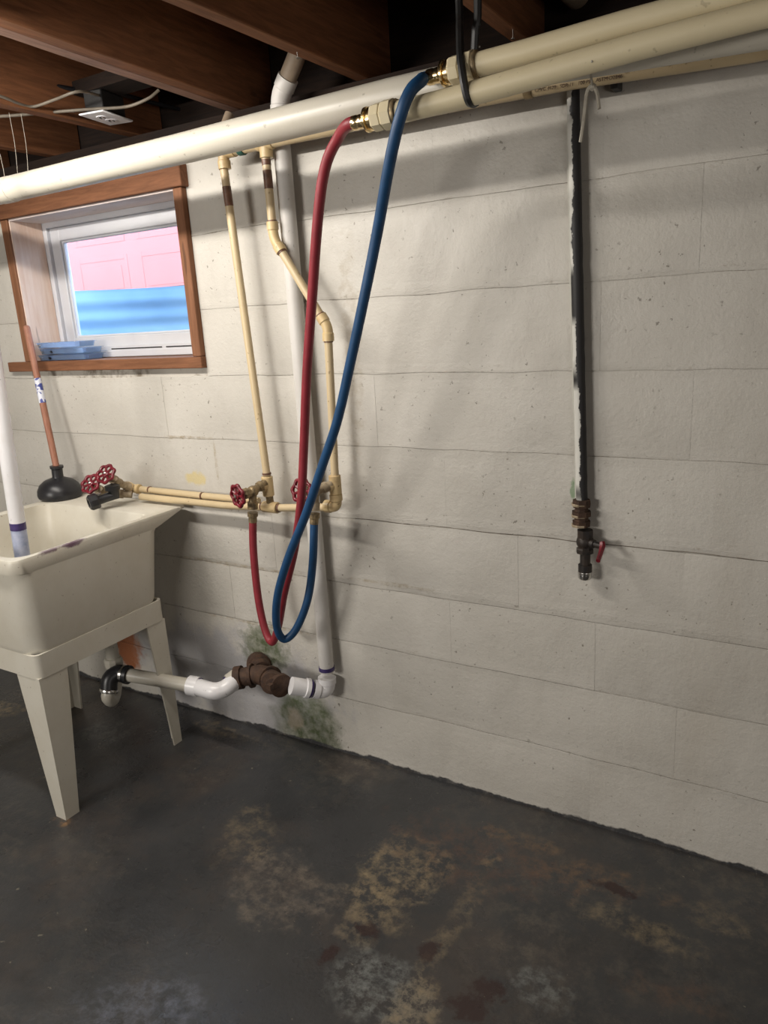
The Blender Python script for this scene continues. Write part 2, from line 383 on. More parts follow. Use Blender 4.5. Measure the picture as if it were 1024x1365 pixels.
# hairline crack that follows the fifth joint
bm = B(); pts = []
for i in range(90):
    x = -.5+i*.035; pts.append((x, .0008, .8046+.004*noise.noise(V((x*8, 0, 0)))+.0015*noise.noise(V((x*40, 3, 0)))))
for a, b in zip(pts, pts[1:]):
    w = .0007+.0005*noise.noise(V((a[0]*20, 9, 0)))
    q = [bm.verts.new(p) for p in ((a[0], -.0006, a[2]-w), (b[0], -.0006, b[2]-w), (b[0], -.0006, b[2]+w), (a[0], -.0006, a[2]+w), (a[0], .006, a[2]-w), (b[0], .006, b[2]-w), (b[0], .006, b[2]+w), (a[0], .006, a[2]+w))]
    for f in ((0, 1, 2, 3), (7, 6, 5, 4), (0, 4, 5, 1), (1, 5, 6, 2), (2, 6, 7, 3), (3, 7, 4, 0)): bm.faces.new([q[t] for t in f])
M['crack'] = simple('crack_fill_dirt', (.10, .08, .06), (.3, .27, .22), 12, .9)  # brownish fill of the crack
obj('mortar_crack', bm, 'crack', wall, smooth=0)
def slab(name, a, b, m):
    bm = B(); box(bm, a, b); return tag(obj(name, bm, m, smooth=0), kind='structure')
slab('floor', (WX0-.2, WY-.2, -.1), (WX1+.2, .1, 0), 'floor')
slab('wall_left', (WX0-.2, WY, 0), (WX0, 0, 2.3), 'block')
slab('wall_right', (WX1, WY, 0), (WX1+.2, 0, 2.3), 'block')
slab('wall_front', (WX0-.2, WY-.2, 0), (WX1+.2, WY, 2.3), 'block')
# ceiling: subfloor boards over joists on a sill plate
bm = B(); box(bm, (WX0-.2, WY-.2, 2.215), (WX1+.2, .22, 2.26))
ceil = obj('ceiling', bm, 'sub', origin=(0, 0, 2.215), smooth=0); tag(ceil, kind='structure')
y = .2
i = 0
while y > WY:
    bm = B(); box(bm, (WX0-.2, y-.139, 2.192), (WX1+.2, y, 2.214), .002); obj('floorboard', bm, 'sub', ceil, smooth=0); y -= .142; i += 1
def joist(xa, xb, w=.038, z0=1.95, m='joist', h=.24):
    """joist whose left edge is at xa where y=-.7 and xb at the wall"""
    bm = B(); y0, y1 = WY-.02, .16; s = (xb-xa)/.7; nseg = 40; rows = []
    for j in range(nseg+1):
        yy = y0+(y1-y0)*j/nseg; xc = xb+s*yy*-1*0+ (s*yy)
        wz = .0022*noise.noise(V((xa*9, yy*5, 0))); wx = .0015*noise.noise(V((xa*3, yy*4, 5)))
        rows.append([bm.verts.new(p) for p in ((xc+wx+.002, yy, z0+wz), (xc+w+wx-.002, yy, z0+wz), (xc+w+wx, yy, z0+wz+.002), (xc+w, yy, z0+h), (xc, yy, z0+h), (xc+wx, yy, z0+wz+.002))])
    for a, b in zip(rows, rows[1:]):
        for k in range(6): bm.faces.new((a[k], a[(k+1) % 6], b[(k+1) % 6], b[k]))
    bm.faces.new(rows[0][::-1]); bm.faces.new(rows[-1])
    return obj('joist', bm, m, ceil, smooth=30)
for xa, xb in ((-2.90, -2.90), (-2.48, -2.48), (-2.07, -2.07), (-1.66, -1.67), (-1.245, -1.27), (-.445, -.435), (-.018, -.018), (.388, .388), (.79, .79), (1.2, 1.2), (1.6, 1.6), (2.0, 2.0), (2.4, 2.4)):
    joist(xa, xb)
joist(-.768, -.815); joist(-.812, -.862, .038, 1.953, 'joist_worn')
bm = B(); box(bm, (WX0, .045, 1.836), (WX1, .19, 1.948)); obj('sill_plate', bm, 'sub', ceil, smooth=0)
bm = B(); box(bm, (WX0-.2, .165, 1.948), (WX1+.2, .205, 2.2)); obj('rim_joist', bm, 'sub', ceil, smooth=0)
# ------------------------------------------------------------------ window
win = thing('window_1', (-1.45, .05, OZ0), kind='structure')
def bx(name, a, b, m, parent, bev=.002, rot=None):
    bm = B(); box(bm, a, b, bev, 1, rot); return obj(name, bm, m, parent, smooth=30)
bx('window_sill', (-1.99, -.022, 1.2465), (-1.012, .14, 1.281), 'win_x', win)
bx('window_head', (-1.97, -.03, 1.768), (-1.0, .15, 1.829), 'win_x', win)
M['pale'] = wood('daylit_jamb_wood', (.74, .60, .52), (.64, .46, .36), 'z', 4); M['pale_x'] = wood('daylit_pale_head_wood', (.74, .66, .64), (.64, .54, .50), 'x', 4)  # pale boards added; their tone stands in for daylight on the inner faces
bx('head_daylight_board', (-1.85, -.012, 1.762), (-1.048, .114, 1.769), 'pale_x', win, .001)
bx('jamb_daylight_board', (-1.852, -.012, 1.282), (-1.846, .114, 1.762), 'pale', win, .001)
bm = B(); box(bm, (-1.886, -.02, 1.282), (-1.85, .15, 1.767), .002); obj('window_jamb', bm, 'win_z', win, smooth=30)
bm = B(); box(bm, (-1.048, -.02, 1.282), (-1.013, .15, 1.767), .002); obj('window_jamb', bm, 'win_z', win, smooth=30)
def frame(bm, x0, x1, z0, z1, y0, y1, w, wb=None, wt=None, bev=.002):
    wb = wb or w; wt = wt or w
    box(bm, (x0, y0, z0), (x0+w, y1, z1), bev); box(bm, (x1-w, y0, z0), (x1, y1, z1), bev)
    box(bm, (x0+w, y0, z0), (x1-w, y1, z0+wb), bev); box(bm, (x0+w, y0, z1-wt), (x1-w, y1, z1), bev); return bm
bm = B(); frame(bm, -1.85, -1.048, 1.282, 1.766, .115, .15, .022); obj('window_frame', bm, 'vinyl', win, smooth=30)
sash = obj('window_sash', frame(B(), -1.827, -1.071, 1.305, 1.743, .128, .16, .048, .05, .045), 'vinyl', win, smooth=30)
obj('glazing_bead', frame(B(), -1.779, -1.119, 1.355, 1.698, .135, .152, .008), 'vinyl', win, smooth=30)
bm = B(); box(bm, (-1.775, .142, 1.36), (-1.123, .146, 1.693)); obj('pane', bm, 'glass', win, smooth=0)
bx('latch_rail', (-1.60, .118, 1.298), (-1.12, .128, 1.322), 'vinyl', win)
for a, b in ((-1.575, -1.32), (-1.30, -1.14)):
    bx('latch_slot', (a, .1165, 1.3085), (b, .119, 1.3125), 'dark', win, 0)
# ------------------------------------------------------------------ outside the window
well = B(); n = 36; Rw = .62; prevs = None
cols = []
for i in range(n+1):
    a = math.pi*i/n; col = []
    for j in range(57):
        z = 1.02+j*.0093; d = .0038*math.sin((z-1.03)*2*math.pi/.068)
        if z > 1.53: d = .007
        col.append((V((-1.45-math.cos(a)*(Rw+d)*1.0, .24+math.sin(a)*(Rw+d)*.8, z))))
    cols.append(col)
vin = [[well.verts.new(p) for p in c] for c in cols]
cen = V((-1.45, .24, 0))
vout = [[well.verts.new(p+((p-cen).normalized()*V((1, 1, 0)).length*0+V((p.x-cen.x, p.y-cen.y, 0)).normalized()*.003)) for p in c] for c in cols]
for G, fl in ((vin, 0), (vout, 1)):
    for i in range(n):
        for j in range(56): well.faces.new((G[i][j], G[i+1][j], G[i+1][j+1], G[i][j+1]))
for i in range(n):
    well.faces.new((vin[i][56], vin[i+1][56], vout[i+1][56], vout[i][56])); well.faces.new((vin[i][0], vin[i+1][0], vout[i+1][0], vout[i][0]))
t = thing('window_well', (-1.45, .5, 1.02), 'corrugated blue-tinted metal window well seen through the basement window', 'window well')
obj('corrugated_liner', well, 'galv', t, smooth=60)
bm = B(); box(bm, (-1.54, .708, 1.05), (-1.44, .722, 1.52), .004); obj('seam_strap', bm, 'galv', t)
for k in range(5):
    bm = B(); prof(bm, (-1.49, .708, 1.30+k*.055), (0, -1, 0), [(0, .008), (.004, .007), (.006, .003)], 8); obj('bolt', bm, 'galv', t)
bm = B(); box(bm, (-2.08, .205, .96), (-.82, .8, 1.02)); tag(obj('ground_outside_well', bm, 'soil', smooth=0), kind='structure')
bm = B(); box(bm, (-9, .78, 1.3), (6, 12, 1.55)); tag(obj('ground_outside', bm, 'soil', smooth=0), kind='structure')
t = thing('garage_front', (-3.4, 4.5, 1.55), 'pink-red panelled garage front glowing beyond the window well', 'garage')
bm = B(); box(bm, (-8, 4.5, 1.55), (1.5, 4.9, 4.4)); obj('wall', bm, 'facade', t, smooth=0)
for i in range(7):
    for j in range(4):
        x0 = -7.2+i*1.05; z0 = 1.72+j*.62
        bm = B(); frame(bm, x0, x0+.86, z0, z0+.48, 4.497, 4.5, .05, bev=.001); box(bm, (x0+.11, 4.497, z0+.11), (x0+.75, 4.5, z0+.37), .001); obj('door_panel', bm, 'facade', t)
# ------------------------------------------------------------------ laundry tub
def rrect(x0, x1, y0, y1, r, z, n=7):
    o = []
    for cx, cy, a0 in ((x1-r, y1-r, 0), (x0+r, y1-r, 90), (x0+r, y0+r, 180), (x1-r, y0+r, 270)):
        for k in range(n+1):
            a = math.radians(a0+90*k/n); o.append(V((cx+r*math.cos(a), cy+r*math.sin(a), z)))
    return o
def loft(bm, secs, capa=True, capb=True):
    R = [[bm.verts.new(p) for p in s] for s in secs]; n = len(R[0])
    for a, b in zip(R, R[1:]):
        for k in range(n): bm.faces.new((a[k], a[(k+1) % n], b[(k+1) % n], b[k]))
    if capa: bm.faces.new(R[0][::-1])
    if capb: bm.faces.new(R[-1])
    return R
TX0, TX1, TY0 = -1.735, -1.15, -.648
tub = thing('laundry_tub', (-1.44, -.35, 0), 'yellowed white plastic laundry tub on four legs against the block wall', 'sink')
bm = B()
loft(bm, [rrect(TX0+.03, TX1-.022, TY0+.012, -.20, .05, .50), rrect(TX0+.02, TX1-.010, TY0+.004, -.187, .055, .512), rrect(TX0+.012, TX1-.004, TY0, -.18, .055, .535),
          rrect(TX0+.002, TX1, TY0, -.152, .045, .745), rrect(TX0, TX1, TY0, -.145, .042, .757),
          rrect(TX0, TX1, TY0-.010, -.13, .04, .760), rrect(TX0, TX1, TY0-.012, -.022, .03, .793), rrect(TX0+.003, TX1-.003, TY0-.009, -.020, .03, .80),
          rrect(TX0+.020, TX1-.020, TY0+.014, -.158, .05, .80), rrect(TX0+.026, TX1-.026, TY0+.02, -.163, .05, .795),
          rrect(TX0+.04, TX1-.04, TY0+.035, -.19, .06, .56), rrect(TX0+.06, TX1-.06, TY0+.055, -.21, .06, .53)])
obj('basin', bm, 'tub', tub, smooth=45)
bm = B()
ap = []
o1 = [rrect(TX0+.012, TX1-.004, TY0+.002, -.178, .02, z, 4) for z in (.452, .522)]
i1 = [rrect(TX0+.02, TX1-.012, TY0+.01, -.186, .015, z, 4) for z in (.522, .452)]
R = loft(bm, o1+i1, False, False); n = len(R[0])
for k in range(n): bm.faces.new((R[-1][k], R[-1][(k+1) % n], R[0][(k+1) % n], R[0][k]))
obj('stand_rim', bm, 'tub', tub, smooth=35)
def leg(cx, cy, dx, dy, wx=(.10, .045), wy=(.092, .046)):
    """tapered angle-section leg whose outer corner stands at cx, cy; dx, dy point inwards"""
    bm = B(); t = .006; secs = []
    for z, s in ((0, 0), (.005, 0), (.40, .9), (.454, 1)):
        a = wx[1]+(wx[0]-wx[1])*s; b = wy[1]+(wy[0]-wy[1])*s
        P = [(0, 0), (a, 0), (a, t), (t, t), (t, b), (0, b)]
        secs.append([V((cx+dx*p[0], cy+dy*p[1], z)) for p in P])
    loft(bm, secs); obj('leg', bm, 'tub', tub, smooth=30)
leg(TX1-.006, TY0+.003, -1, 1); leg(TX1-.006, -.18, -1, -1, (.08, .045), (.076, .034)); leg(TX0+.014, TY0+.003, 1, 1); leg(TX0+.014, -.18, 1, -1)
bm = B(); prof(bm, (-1.36, -.27, .5285), (0, 0, 1), [(0, .045), (.004, .045), (.006, .038), (.003, .03), (.003, 0)], 20); obj('drain', bm, 'steel', tub)
# ------------------------------------------------------------------ plunger
pb = at(82, 669, y=-.095); pb.z = .802
ptop = at(35, 434, y=-.055)
pl = thing('plunger', pb, 'black rubber plunger with a long reddish wooden handle on the tub ledge', 'plunger')
ax = (ptop-pb-V((0, 0, .06))).normalized()
bm = B(); prof(bm, pb, (.06, 0, 1), [(0, .068), (.004, .074), (.012, .0765), (.03, .075), (.048, .066), (.062, .050), (.070, .030), (.074, .02), (.078, .019), (.105, .019), (.108, .023), (.116, .023), (.118, .0)], 28); obj('cup', bm, 'rubber', pl, smooth=50)
h0 = pb+V((.006, 0, .10))
bm = B(); tube(bm, [h0, h0.lerp(ptop, .5), h0.lerp(ptop, .985), h0.lerp(ptop, .995), ptop], [.0115, .0115, .0115, .010, .006], 12); obj('handle', bm, 'stick', pl)
stk = NT('printed_sticker'); M['sticker'] = stk.out(stk.mix(stk.ramp(stk.noise(60, 2, .4), .5, .54), (.7, .72, .8), (.06, .08, .3)), .4)
bm = B(); tube(bm, [h0.lerp(ptop, .47), h0.lerp(ptop, .64)], .0121, 14, False); tag(obj('paper_label', bm, 'sticker', pl), 'white and blue printed sleeve')
# ------------------------------------------------------------------ pipe dropping into the tub
b0 = at(31, 748, y=-.50); b1 = at(-3, 520, y=-.50)
b0 = V((min(b0.x, -1.19), -.50, b0.z)); dirp = (b1-b0).normalized()
dp = thing('drain_hose_pipe', b0-dirp*.1, 'white plastic pipe standing in the tub with a bluish lower end', 'pipe')
lo = b0-dirp*((b0.z-.533)/dirp.z)
tp = b0+dirp*((1.95-b0.z)/dirp.z)
mid = at(20, 700, y=-.50); km = (mid.z-lo.z)/(tp.z-lo.z)
bm = B(); tube(bm, [lo.lerp(tp, km), tp], .022, 20); obj('pipe', bm, 'pvc_new', dp)
bm = B(); tube(bm, [lo, lo.lerp(tp, km)], .0218, 20); tag(obj('pipe_end', bm, 'bluetip', dp), 'bluish pipe end')
band(lo.lerp(tp, km), dirp, .022, .022, 'purple', dp, 'primer_ring')
# ------------------------------------------------------------------ big white drain pipe under the joists
big = thing('white_drain_pipe', (-.5, -.33, 1.775), 'thick white plastic drain pipe slung under the joists above the window', 'pipe')
bm = B(); tube(bm, [(WX0+.01, -.33, 1.768), (-1.4, -.33, 1.7725), (-.7, -.33, 1.778), (-.13, -.33, 1.787), (.15, -.33, 1.785), (.6, -.33, 1.765), (1.2, -.33, 1.75), (WX1-.01, -.33, 1.74)], .033, 28); obj('pipe', bm, 'pvc', big, smooth=60)
pj = at(10, 255, y=-.33)
bm = B(); collar(bm, (pj.x, -.33, 1.7722), (1, 0, 0), .033, .05, .0012, 28); obj('coupling', bm, 'pvc', big)
# ------------------------------------------------------------------ two cream pipes with hose couplings
YC = -.393
def cream(px0, ends, label, name):
    YC = px0
    P = [at(a, b, y=YC) for a, b in ends]; d = (P[1]-P[0]).normalized()
    P.append(P[-1]+(P[-1]-P[-2]).normalized()*(2.0)); 
    for p in P[-1:]: p.y = YC; p.z = P[-2].z+(P[-2].z-P[-3].z)*.5; p.x = min(p.x, WX1-.01)
    t = thing(name, P[0], label, 'pipe', None)
    q = P[0]+d*.03
    bm = B(); tube(bm, [q]+P[1:], .0198, 22); obj('pipe', bm, 'cpvc_pale', t, smooth=60)
    bm = B(); prof(bm, P[0]+d*.002, d, [(0, .012), (0, .022), (.004, .0245), (.020, .0245), (.022, .0225), (.026, .0265), (.045, .0265), (.048, .021)], 8); obj('adapter', bm, 'cpvc_pale', t, smooth=25)
    bm = B(); prof(bm, P[0]-d*.016, d, [(0, .010), (0, .019), (.003, .0225), (.007, .0225), (.009, .018), (.012, .018), (.013, .0215), (.018, .0215), (.018, .01)], 20); obj('swivel_nut', bm, 'brass', t)
    bm = B(); collar(bm, P[0]+d*.052, d, .0205, .008, .0035, 20); obj('clamp_ring', bm, 'oldbrass', t)
    return P[0], d
UP0, UPd = cream(-.391, [(600, 96), (700, 70), (830, 33), (940, 4)], 'upper of the two cream pipes, feeding the blue hose', 'water_pipe')
LO0, LOd = cream(-.407, [(497, 158), (600, 133), (700, 105), (850, 62), (1010, 20)], 'lower of the two cream pipes, feeding the red hose', 'water_pipe')
# ------------------------------------------------------------------ hoses
def hose(name, label, m, start, d, pts):
    t = thing(name, start, label, 'hose')
    P = [start-d*.030, start-d*.055]+[at(a, b, y=c) for a, b, c in pts]
    bm = B(); tube(bm, spline(P, 8), .0115, 14); obj('hose', bm, m, t, smooth=60)
    bm = B(); prof(bm, start-d*.045, d, [(0, .0125), (.002, .0135), (.012, .0135), (.014, .0125), (.020, .0135), (.030, .0135), (.032, .012)], 18); obj('ferrule', bm, 'brass', t)
    e = P[-1]; f = (P[-2]-P[-1]).normalized()
    bm = B(); prof(bm, e-f*.012, f, [(0, .012), (0, .0155), (.012, .0155), (.014, .0125), (.03, .0125)], 12); obj('end_ferrule', bm, 'oldbrass', t, smooth=25)
    return t
hose('red_washer_hose', 'red rubber water hose hanging from the lower cream pipe to the left wheel valve', 'red_hose', LO0, LOd,
     [(452, 182, -.38), (434, 222, -.36), (424, 290, -.34), (416, 400, -.30), (409, 500, -.27), (405, 600, -.24), (401, 672, -.23), (392, 735, -.21), (379, 790, -.18), (371, 835, -.155), (363, 856, -.14), (353, 838, -.13), (344, 795, -.125), (338, 735, -.125), (337, 688, -.125)])
hose('blue_washer_hose', 'blue rubber water hose hanging in a loop from the upper cream pipe', 'blue_hose', UP0, UPd,
     [(562, 107, -.415), (547, 122, -.437), (534, 155, -.442), (520, 215, -.42), (503, 310, -.37), (485, 400, -.35), (468, 480, -.33), (450, 560, -.31), (430, 620, -.29), (408, 685, -.27), (384, 745, -.25), (370, 795, -.23), (369, 835, -.205), (379, 852, -.18), (395, 838, -.16), (410, 800, -.15), (417, 750, -.14), (419, 690, -.135)])
# ------------------------------------------------------------------ straps, rod and string under the joists
q = at(622, 100, y=YC)
st = thing('pipe_strap', q, 'black strap looped round the two cream pipes beside the couplings', 'strap')
bm = B()
Pb = [at(612, 0, y=-.30), at(613, 40, y=-.36), at(614, 75, y=-.41), at(617, 100, y=-.425), at(621, 122, y=-.425), at(626, 136, y=-.415), at(634, 137, y=-.385), at(633, 125, y=-.36), at(632, 90, y=-.292), at(634, 40, y=-.30), at(637, 0, y=-.30)]
Pb = [V((Pb[0].x, Pb[0].y-.01, 2.2))]+Pb+[V((Pb[-1].x, Pb[-1].y, 2.2))]
tube(bm, spline(Pb, 5), .0075, 8); obj('band', bm, 'strap', st)
def nail(px, py, x, lab):
    p = at(px, py, x=x); p.z = min(p.z, 1.949); bm = B(); prof(bm, V((x, p.y, 1.97)), (0, 0, -1), [(0, .0015), (1.97-p.z-.001, .0015), (1.97-p.z-.001, .005), (1.97-p.z, .0045)], 10); tag(obj('nail', bm, 'steel'), lab, 'nail')
nail(638, 63, -.012, 'shiny nail head beside the black strap'); nail(684, 52, .014, 'nail head right of the black strap, by the joist')
nail(397, 78, -.42, 'bright nail hanging from the joist above the standpipe')
s0 = at(789, 84, y=-.418)
sg = thing('string', s0, 'frayed grey string tied round the cream pipe beside the black pipe', 'string')
bm = B(); tube(bm, spline([at(789, 72, y=-.40)+V((0, .03, .012)), at(790, 80, y=-.419), s0, at(788, 100, y=-.36), at(790, 116, y=-.33)], 5), .002, 6)
tube(bm, spline([at(790, 112, y=-.33), at(783, 122, y=-.33), at(780, 145, y=-.32), at(777, 170, y=-.31), at(774, 189, y=-.3)], 5), .0032, 6)
tube(bm, spline([at(790, 112, y=-.33), at(796, 124, y=-.33), at(799, 145, y=-.33)], 5), .0034, 6)
bmesh.ops.create_icosphere(bm, subdivisions=1, radius=.007, matrix=Matrix.Translation(at(790, 116, y=-.33))); obj('cord', bm, 'string', sg)
# ------------------------------------------------------------------ supply pipe along the top of the wall
YS = -.070
sp = thing('supply_pipe', (-.1, YS, 1.82), 'thin tan supply pipe with printed lettering along the wall top', 'pipe')
e0 = at(297, 203, y=YS); S1 = at(1000, 73, y=YS)
tee = at(354, 191, y=YS)
bm = B(); tube(bm, [(e0.x+.02, YS, e0.z), tee, at(450, 171, y=YS), at(640, 133, y=YS), at(760, 110, y=YS), S1, (WX1-.01, YS, 1.79)], .0143, 16); obj('pipe', bm, 'cpvc', sp, smooth=60)
bm = B(); collar(bm, tee, (1, 0, 0), .0143, .05, .0035); prof(bm, tee, (0, 0, -1), [(0, .017), (.035, .0175), (.035, .01)], 14); obj('tee', bm, 'cpvc_fit', sp)
for p in ((322, 198), (705, 120)):
    c = at(*p, y=YS); bm = B(); collar(bm, c, (1, 0, 0), .0143, .018, .003); tag(obj('hanger_clip', bm, 'tape' if p[0] < 400 else 'oldbrass', sp), None)
    
def text(s, p, dx, size, parent, name='lettering'):
    cu = bpy.data.curves.new(name, 'FONT'); cu.body = s; cu.size = size; cu.extrude = .0002
    tmp = bpy.data.objects.new('t', cu); C.objects.link(tmp); bpy.context.view_layer.update()
    me = bpy.data.meshes.new_from_object(tmp.evaluated_get(bpy.context.evaluated_depsgraph_get())); bpy.data.objects.remove(tmp)
    me.materials.clear(); me.materials.append(M['ink']); me.name = name
    o = bpy.data.objects.new(name, me); C.objects.link(o); o.parent = parent; o.location = V(p)-wloc(parent)
    X = V(dx).normalized(); Z = V((0, -1, .06)).normalized(); Z = (Z-X*Z.dot(X)).normalized(); Y = Z.cross(X)
    o.rotation_euler = Matrix((X, Y, Z)).transposed().to_euler(); return o
L0 = at(716, 118, y=YS); L1 = at(860, 92, y=YS); off = V((0, -1, .06)).normalized()*.0150
L0b = V((L0.x, YS, at(716, 118, y=YS).z))
# centre line of the pipe at that x
pa, pb2 = at(640, 133, y=YS), S1
def cl(x): return pa.lerp(pb2, (x-pa.x)/(pb2.x-pa.x))
bpy.context.view_layer.update()
text('CPVC 4120   SDR 11   100 PSI   ASTM D2846', cl(L0.x)+off+V((0, 0, -.0075)), pb2-pa, .0095, sp)
k0 = at(400, 181, y=YS)
text('3/4 CTS CPVC 4120', k0+off+V((0, 0, -.004)), at(640, 133, y=YS)-at(354, 191, y=YS), .0095, sp)
# a stub nail/bracket under the pipe
c = at(822, 112, y=-.02); bm = B(); box(bm, c-V((.008, .018, .012)), c+V((.008, .018, .014)), .002); obj('bracket', bm, 'dark', sp)
# ------------------------------------------------------------------ left riser
def riser(label, name, pts, r, m='cpvc'):
    t = thing(name, pts[-1], label, 'pipe'); bm = B(); tube(bm, pts, r, 14); obj('pipe', bm, m, t, smooth=60); return t
rl0, rl1 = at(296, 206, y=YS), at(356, 634, y=YS)
rl = riser('straight cream riser pipe nearest the window', 'riser_pipe', [rl0, rl0.lerp(rl1, .5), rl1], .0113)
obj('elbow', elbow((e0.x+.2, YS, e0.z), e0, rl1, .0125), 'cpvc_fit', rl)
dv = (rl1-rl0).normalized()
band(rl0.lerp(rl1, .035), dv, .013, .006, 'glue', rl); band(rl0.lerp(rl1, .12), dv, .0113, .05, 'glue', rl, 'primer_stain')
band(rl1-dv*.006, dv, .013, .006, 'glue', rl)
# stub rising from the elbow past the drain pipe
s1 = at(306, 148, y=-.04)
riser('short grey stub pipe rising behind the drain pipe by the doubled joist', 'stub_pipe', [e0+V((0, .0, .02)), V((e0.x, YS, e0.z+.04)), at(306, 152, y=-.04)], .0125, 'tan')
# ------------------------------------------------------------------ right riser with a 45 degree jog
a0, a1, a2, a3 = at(354, 205, y=YS), at(365, 318, y=YS), at(437, 436, y=YS), at(447, 642, y=YS)
rr = riser('jogged cream riser pipe behind the red hose', 'riser_pipe', [a0, a1], .0113)
bm = B(); tube(bm, [a1, a2], .0113, 14); obj('pipe', bm, 'cpvc', rr, smooth=60)
bm = B(); tube(bm, [a2, a3], .0113, 14); obj('pipe', bm, 'cpvc', rr, smooth=60)
obj('elbow', elbow(a0, a1, a2, .0113, .0045), 'cpvc_fit', rr); obj('elbow', elbow(a1, a2, a3, .0113, .0045, rad=.014), 'cpvc_fit', rr)
d1, d2, d3 = (a1-a0).normalized(), (a2-a1).normalized(), (a3-a2).normalized()
band(a0.lerp(a1, .1), d1, .0118, .014, 'glue', rr, 'primer_stain'); band(a0.lerp(a1, .3), d1, .0113, .045, 'glue', rr, 'primer_stain')
band(a1-d1*.043, d1, .0125, .006, 'glue', rr); band(a1+d2*.044, d2, .0125, .005, 'glue', rr); band(a2-d2*.037, d2, .0125, .006, 'glue', rr); band(a2+d3*.037, d3, .0125, .005, 'glue', rr)
# ------------------------------------------------------------------ pipes along the wall to the tub taps
hp = thing('tap_feed_pipe', at(300, 668, y=-.05), 'lower cream feed pipe running along the wall joint to the tub taps', 'pipe')
fl = at(188, 662, y=-.055); fe = at(449, 676, y=YS)
bm = B(); tube(bm, [fl, at(300, 674, y=-.053), at(370, 677, y=YS), fe], .0113, 14); obj('pipe', bm, 'cpvc', hp, smooth=60)
t1 = at(361, 676, y=YS)
bm = B(); collar(bm, t1, (1, 0, 0), .0113, .055, .006); obj('tee', bm, 'cpvc_fit', hp)
for dx in (-.032, .032): band(t1+V((dx, 0, 0)), (1, 0, 0), .0125, .006, 'glue', hp)
obj('elbow', elbow((fe.x-.2, YS, fe.z), fe, fe+V((0, 0, .2)), .0125, .006, .02, .018), 'cpvc_fit', hp)
bm = B(); tube(bm, [fe, a3], .0113, 12); collar(bm, fe.lerp(a3, .55), a3-fe, .0113, .025, .004); obj('riser', bm, 'cpvc_fit', hp)
bm = B(); tube(bm, [t1, rl1], .0113, 12); obj('riser', bm, 'oldbrass', hp)
hp2 = thing('tap_feed_pipe', at(260, 660, y=-.03), 'upper cream feed pipe tucked against the wall behind the lower one', 'pipe')
bm = B(); tube(bm, [at(186, 652, y=-.032), at(270, 661, y=-.03), at(345, 668, y=-.028)], .0113, 14); obj('pipe', bm, 'cpvc', hp2, smooth=60)
for px, py in ((200, 653), (270, 661)): band(at(px, py, y=-.031), (1, 0, 0), .0117, .006, 'glue', hp2)
# ------------------------------------------------------------------ wheel valves
def wheel(parent, c, ax, R=.03):
    ax = V(ax).normalized(); a = ax.cross(V((0, 0, 1))).normalized(); b = ax.cross(a); bm = B(); n = 48; m = 8; rings = []
    for k in range(n):
        th = k*2*math.pi/n; rad = R*(1+.085*math.cos(7*th)); rr_ = .0058; cn = c+(a*math.cos(th)+b*math.sin(th))*rad; dr = a*math.cos(th)+b*math.sin(th)
        rings.append([bm.verts.new(cn+dr*rr_*math.cos(j*2*math.pi/m)+ax*rr_*math.sin(j*2*math.pi/m)) for j in range(m)])
    for k in range(n):
        for j in range(m): bm.faces.new((rings[k][j], rings[(k+1) % n][j], rings[(k+1) % n][(j+1) % m], rings[k][(j+1) % m]))
    for k in range(7):
        th = (k+.5)*2*math.pi/7; tube(bm, [c+(a*math.cos(th)+b*math.sin(th))*.004, c+(a*math.cos(th)+b*math.sin(th))*R*.95], .0042, 6)
    prof(bm, c-ax*.007, ax, [(0, .011), (.012, .011), (.014, .008), (.014, .0)], 14)
    w = obj('hand_wheel', bm, 'wheel', parent, smooth=50)
    bm = B(); prof(bm, c+ax*.0065, ax, [(0, .0055), (.004, .0055), (.005, .003)], 6); obj('wheel_nut', bm, 'steel', w)
def valve(label, inlet, body, whl, outl, m='oldbrass', name='hose_bib'):
    t = thing(name, body, label, 'valve'); inlet, body, whl = V(inlet), V(body), V(whl)
    d = (body-inlet).normalized(); L = (body-inlet).length
    bm = B(); prof(bm, inlet, d, [(-.0, .009), (0, .0125), (L*.3, .0125), (L*.3, .0155), (L*.55, .0155), (L*.55, .0125), (L*.9, .0125), (L, .016), (L+.012, .012)], 12)
    bmesh.ops.create_uvsphere(bm, u_segments=14, v_segments=9, radius=.0175, matrix=Matrix.Translation(body)); obj('valve_body', bm, m, t, smooth=40)
    w = (whl-body).normalized(); Lw = (whl-body).length
    bm = B(); prof(bm, body, w, [(.008, .0145), (.018, .0145), (.020, .017), (.030, .017), (.032, .010), (.045, .010), (.046, .0045), (Lw, .0045)], 8); obj('bonnet', bm, m, t, smooth=25)
    wheel(t, whl, w)
    if outl is not None:
        outl = V(outl); o = (outl-body).normalized(); Lo = (outl-body).length
        bm = B(); prof(bm, body, o, [(.006, .012), (Lo*.6, .012), (Lo*.6, .0155), (Lo, .0155), (Lo, .01)], 14); obj('outlet', bm, m, t, smooth=30)
    return t
vb = at(337, 655, y=-.122)
valve('wheel valve with red handwheel feeding the red hose', at(354, 643, y=YS-.01), vb, at(317, 661, y=-.172), at(337, 678, y=-.125))
bm = B(); collar(bm, at(357, 648, y=YS), (0, 0, 1), .0113, .06, .006); obj('tee_fitting', bm, 'cpvc_fit', rl)
bm = B(); prof(bm, at(357, 646, y=YS), (at(337, 655, y=-.122)-at(357, 646, y=YS)), [(0, .014), (.022, .0155), (.022, .01)], 12); obj('branch', bm, 'cpvc_fit', rl)
vb2 = at(420, 655, y=-.125)
valve('wheel valve with red handwheel behind the red and blue hoses', at(442, 646, y=YS-.012), vb2, at(402, 654, y=-.18), at(419, 680, y=-.135), 'valvebody')
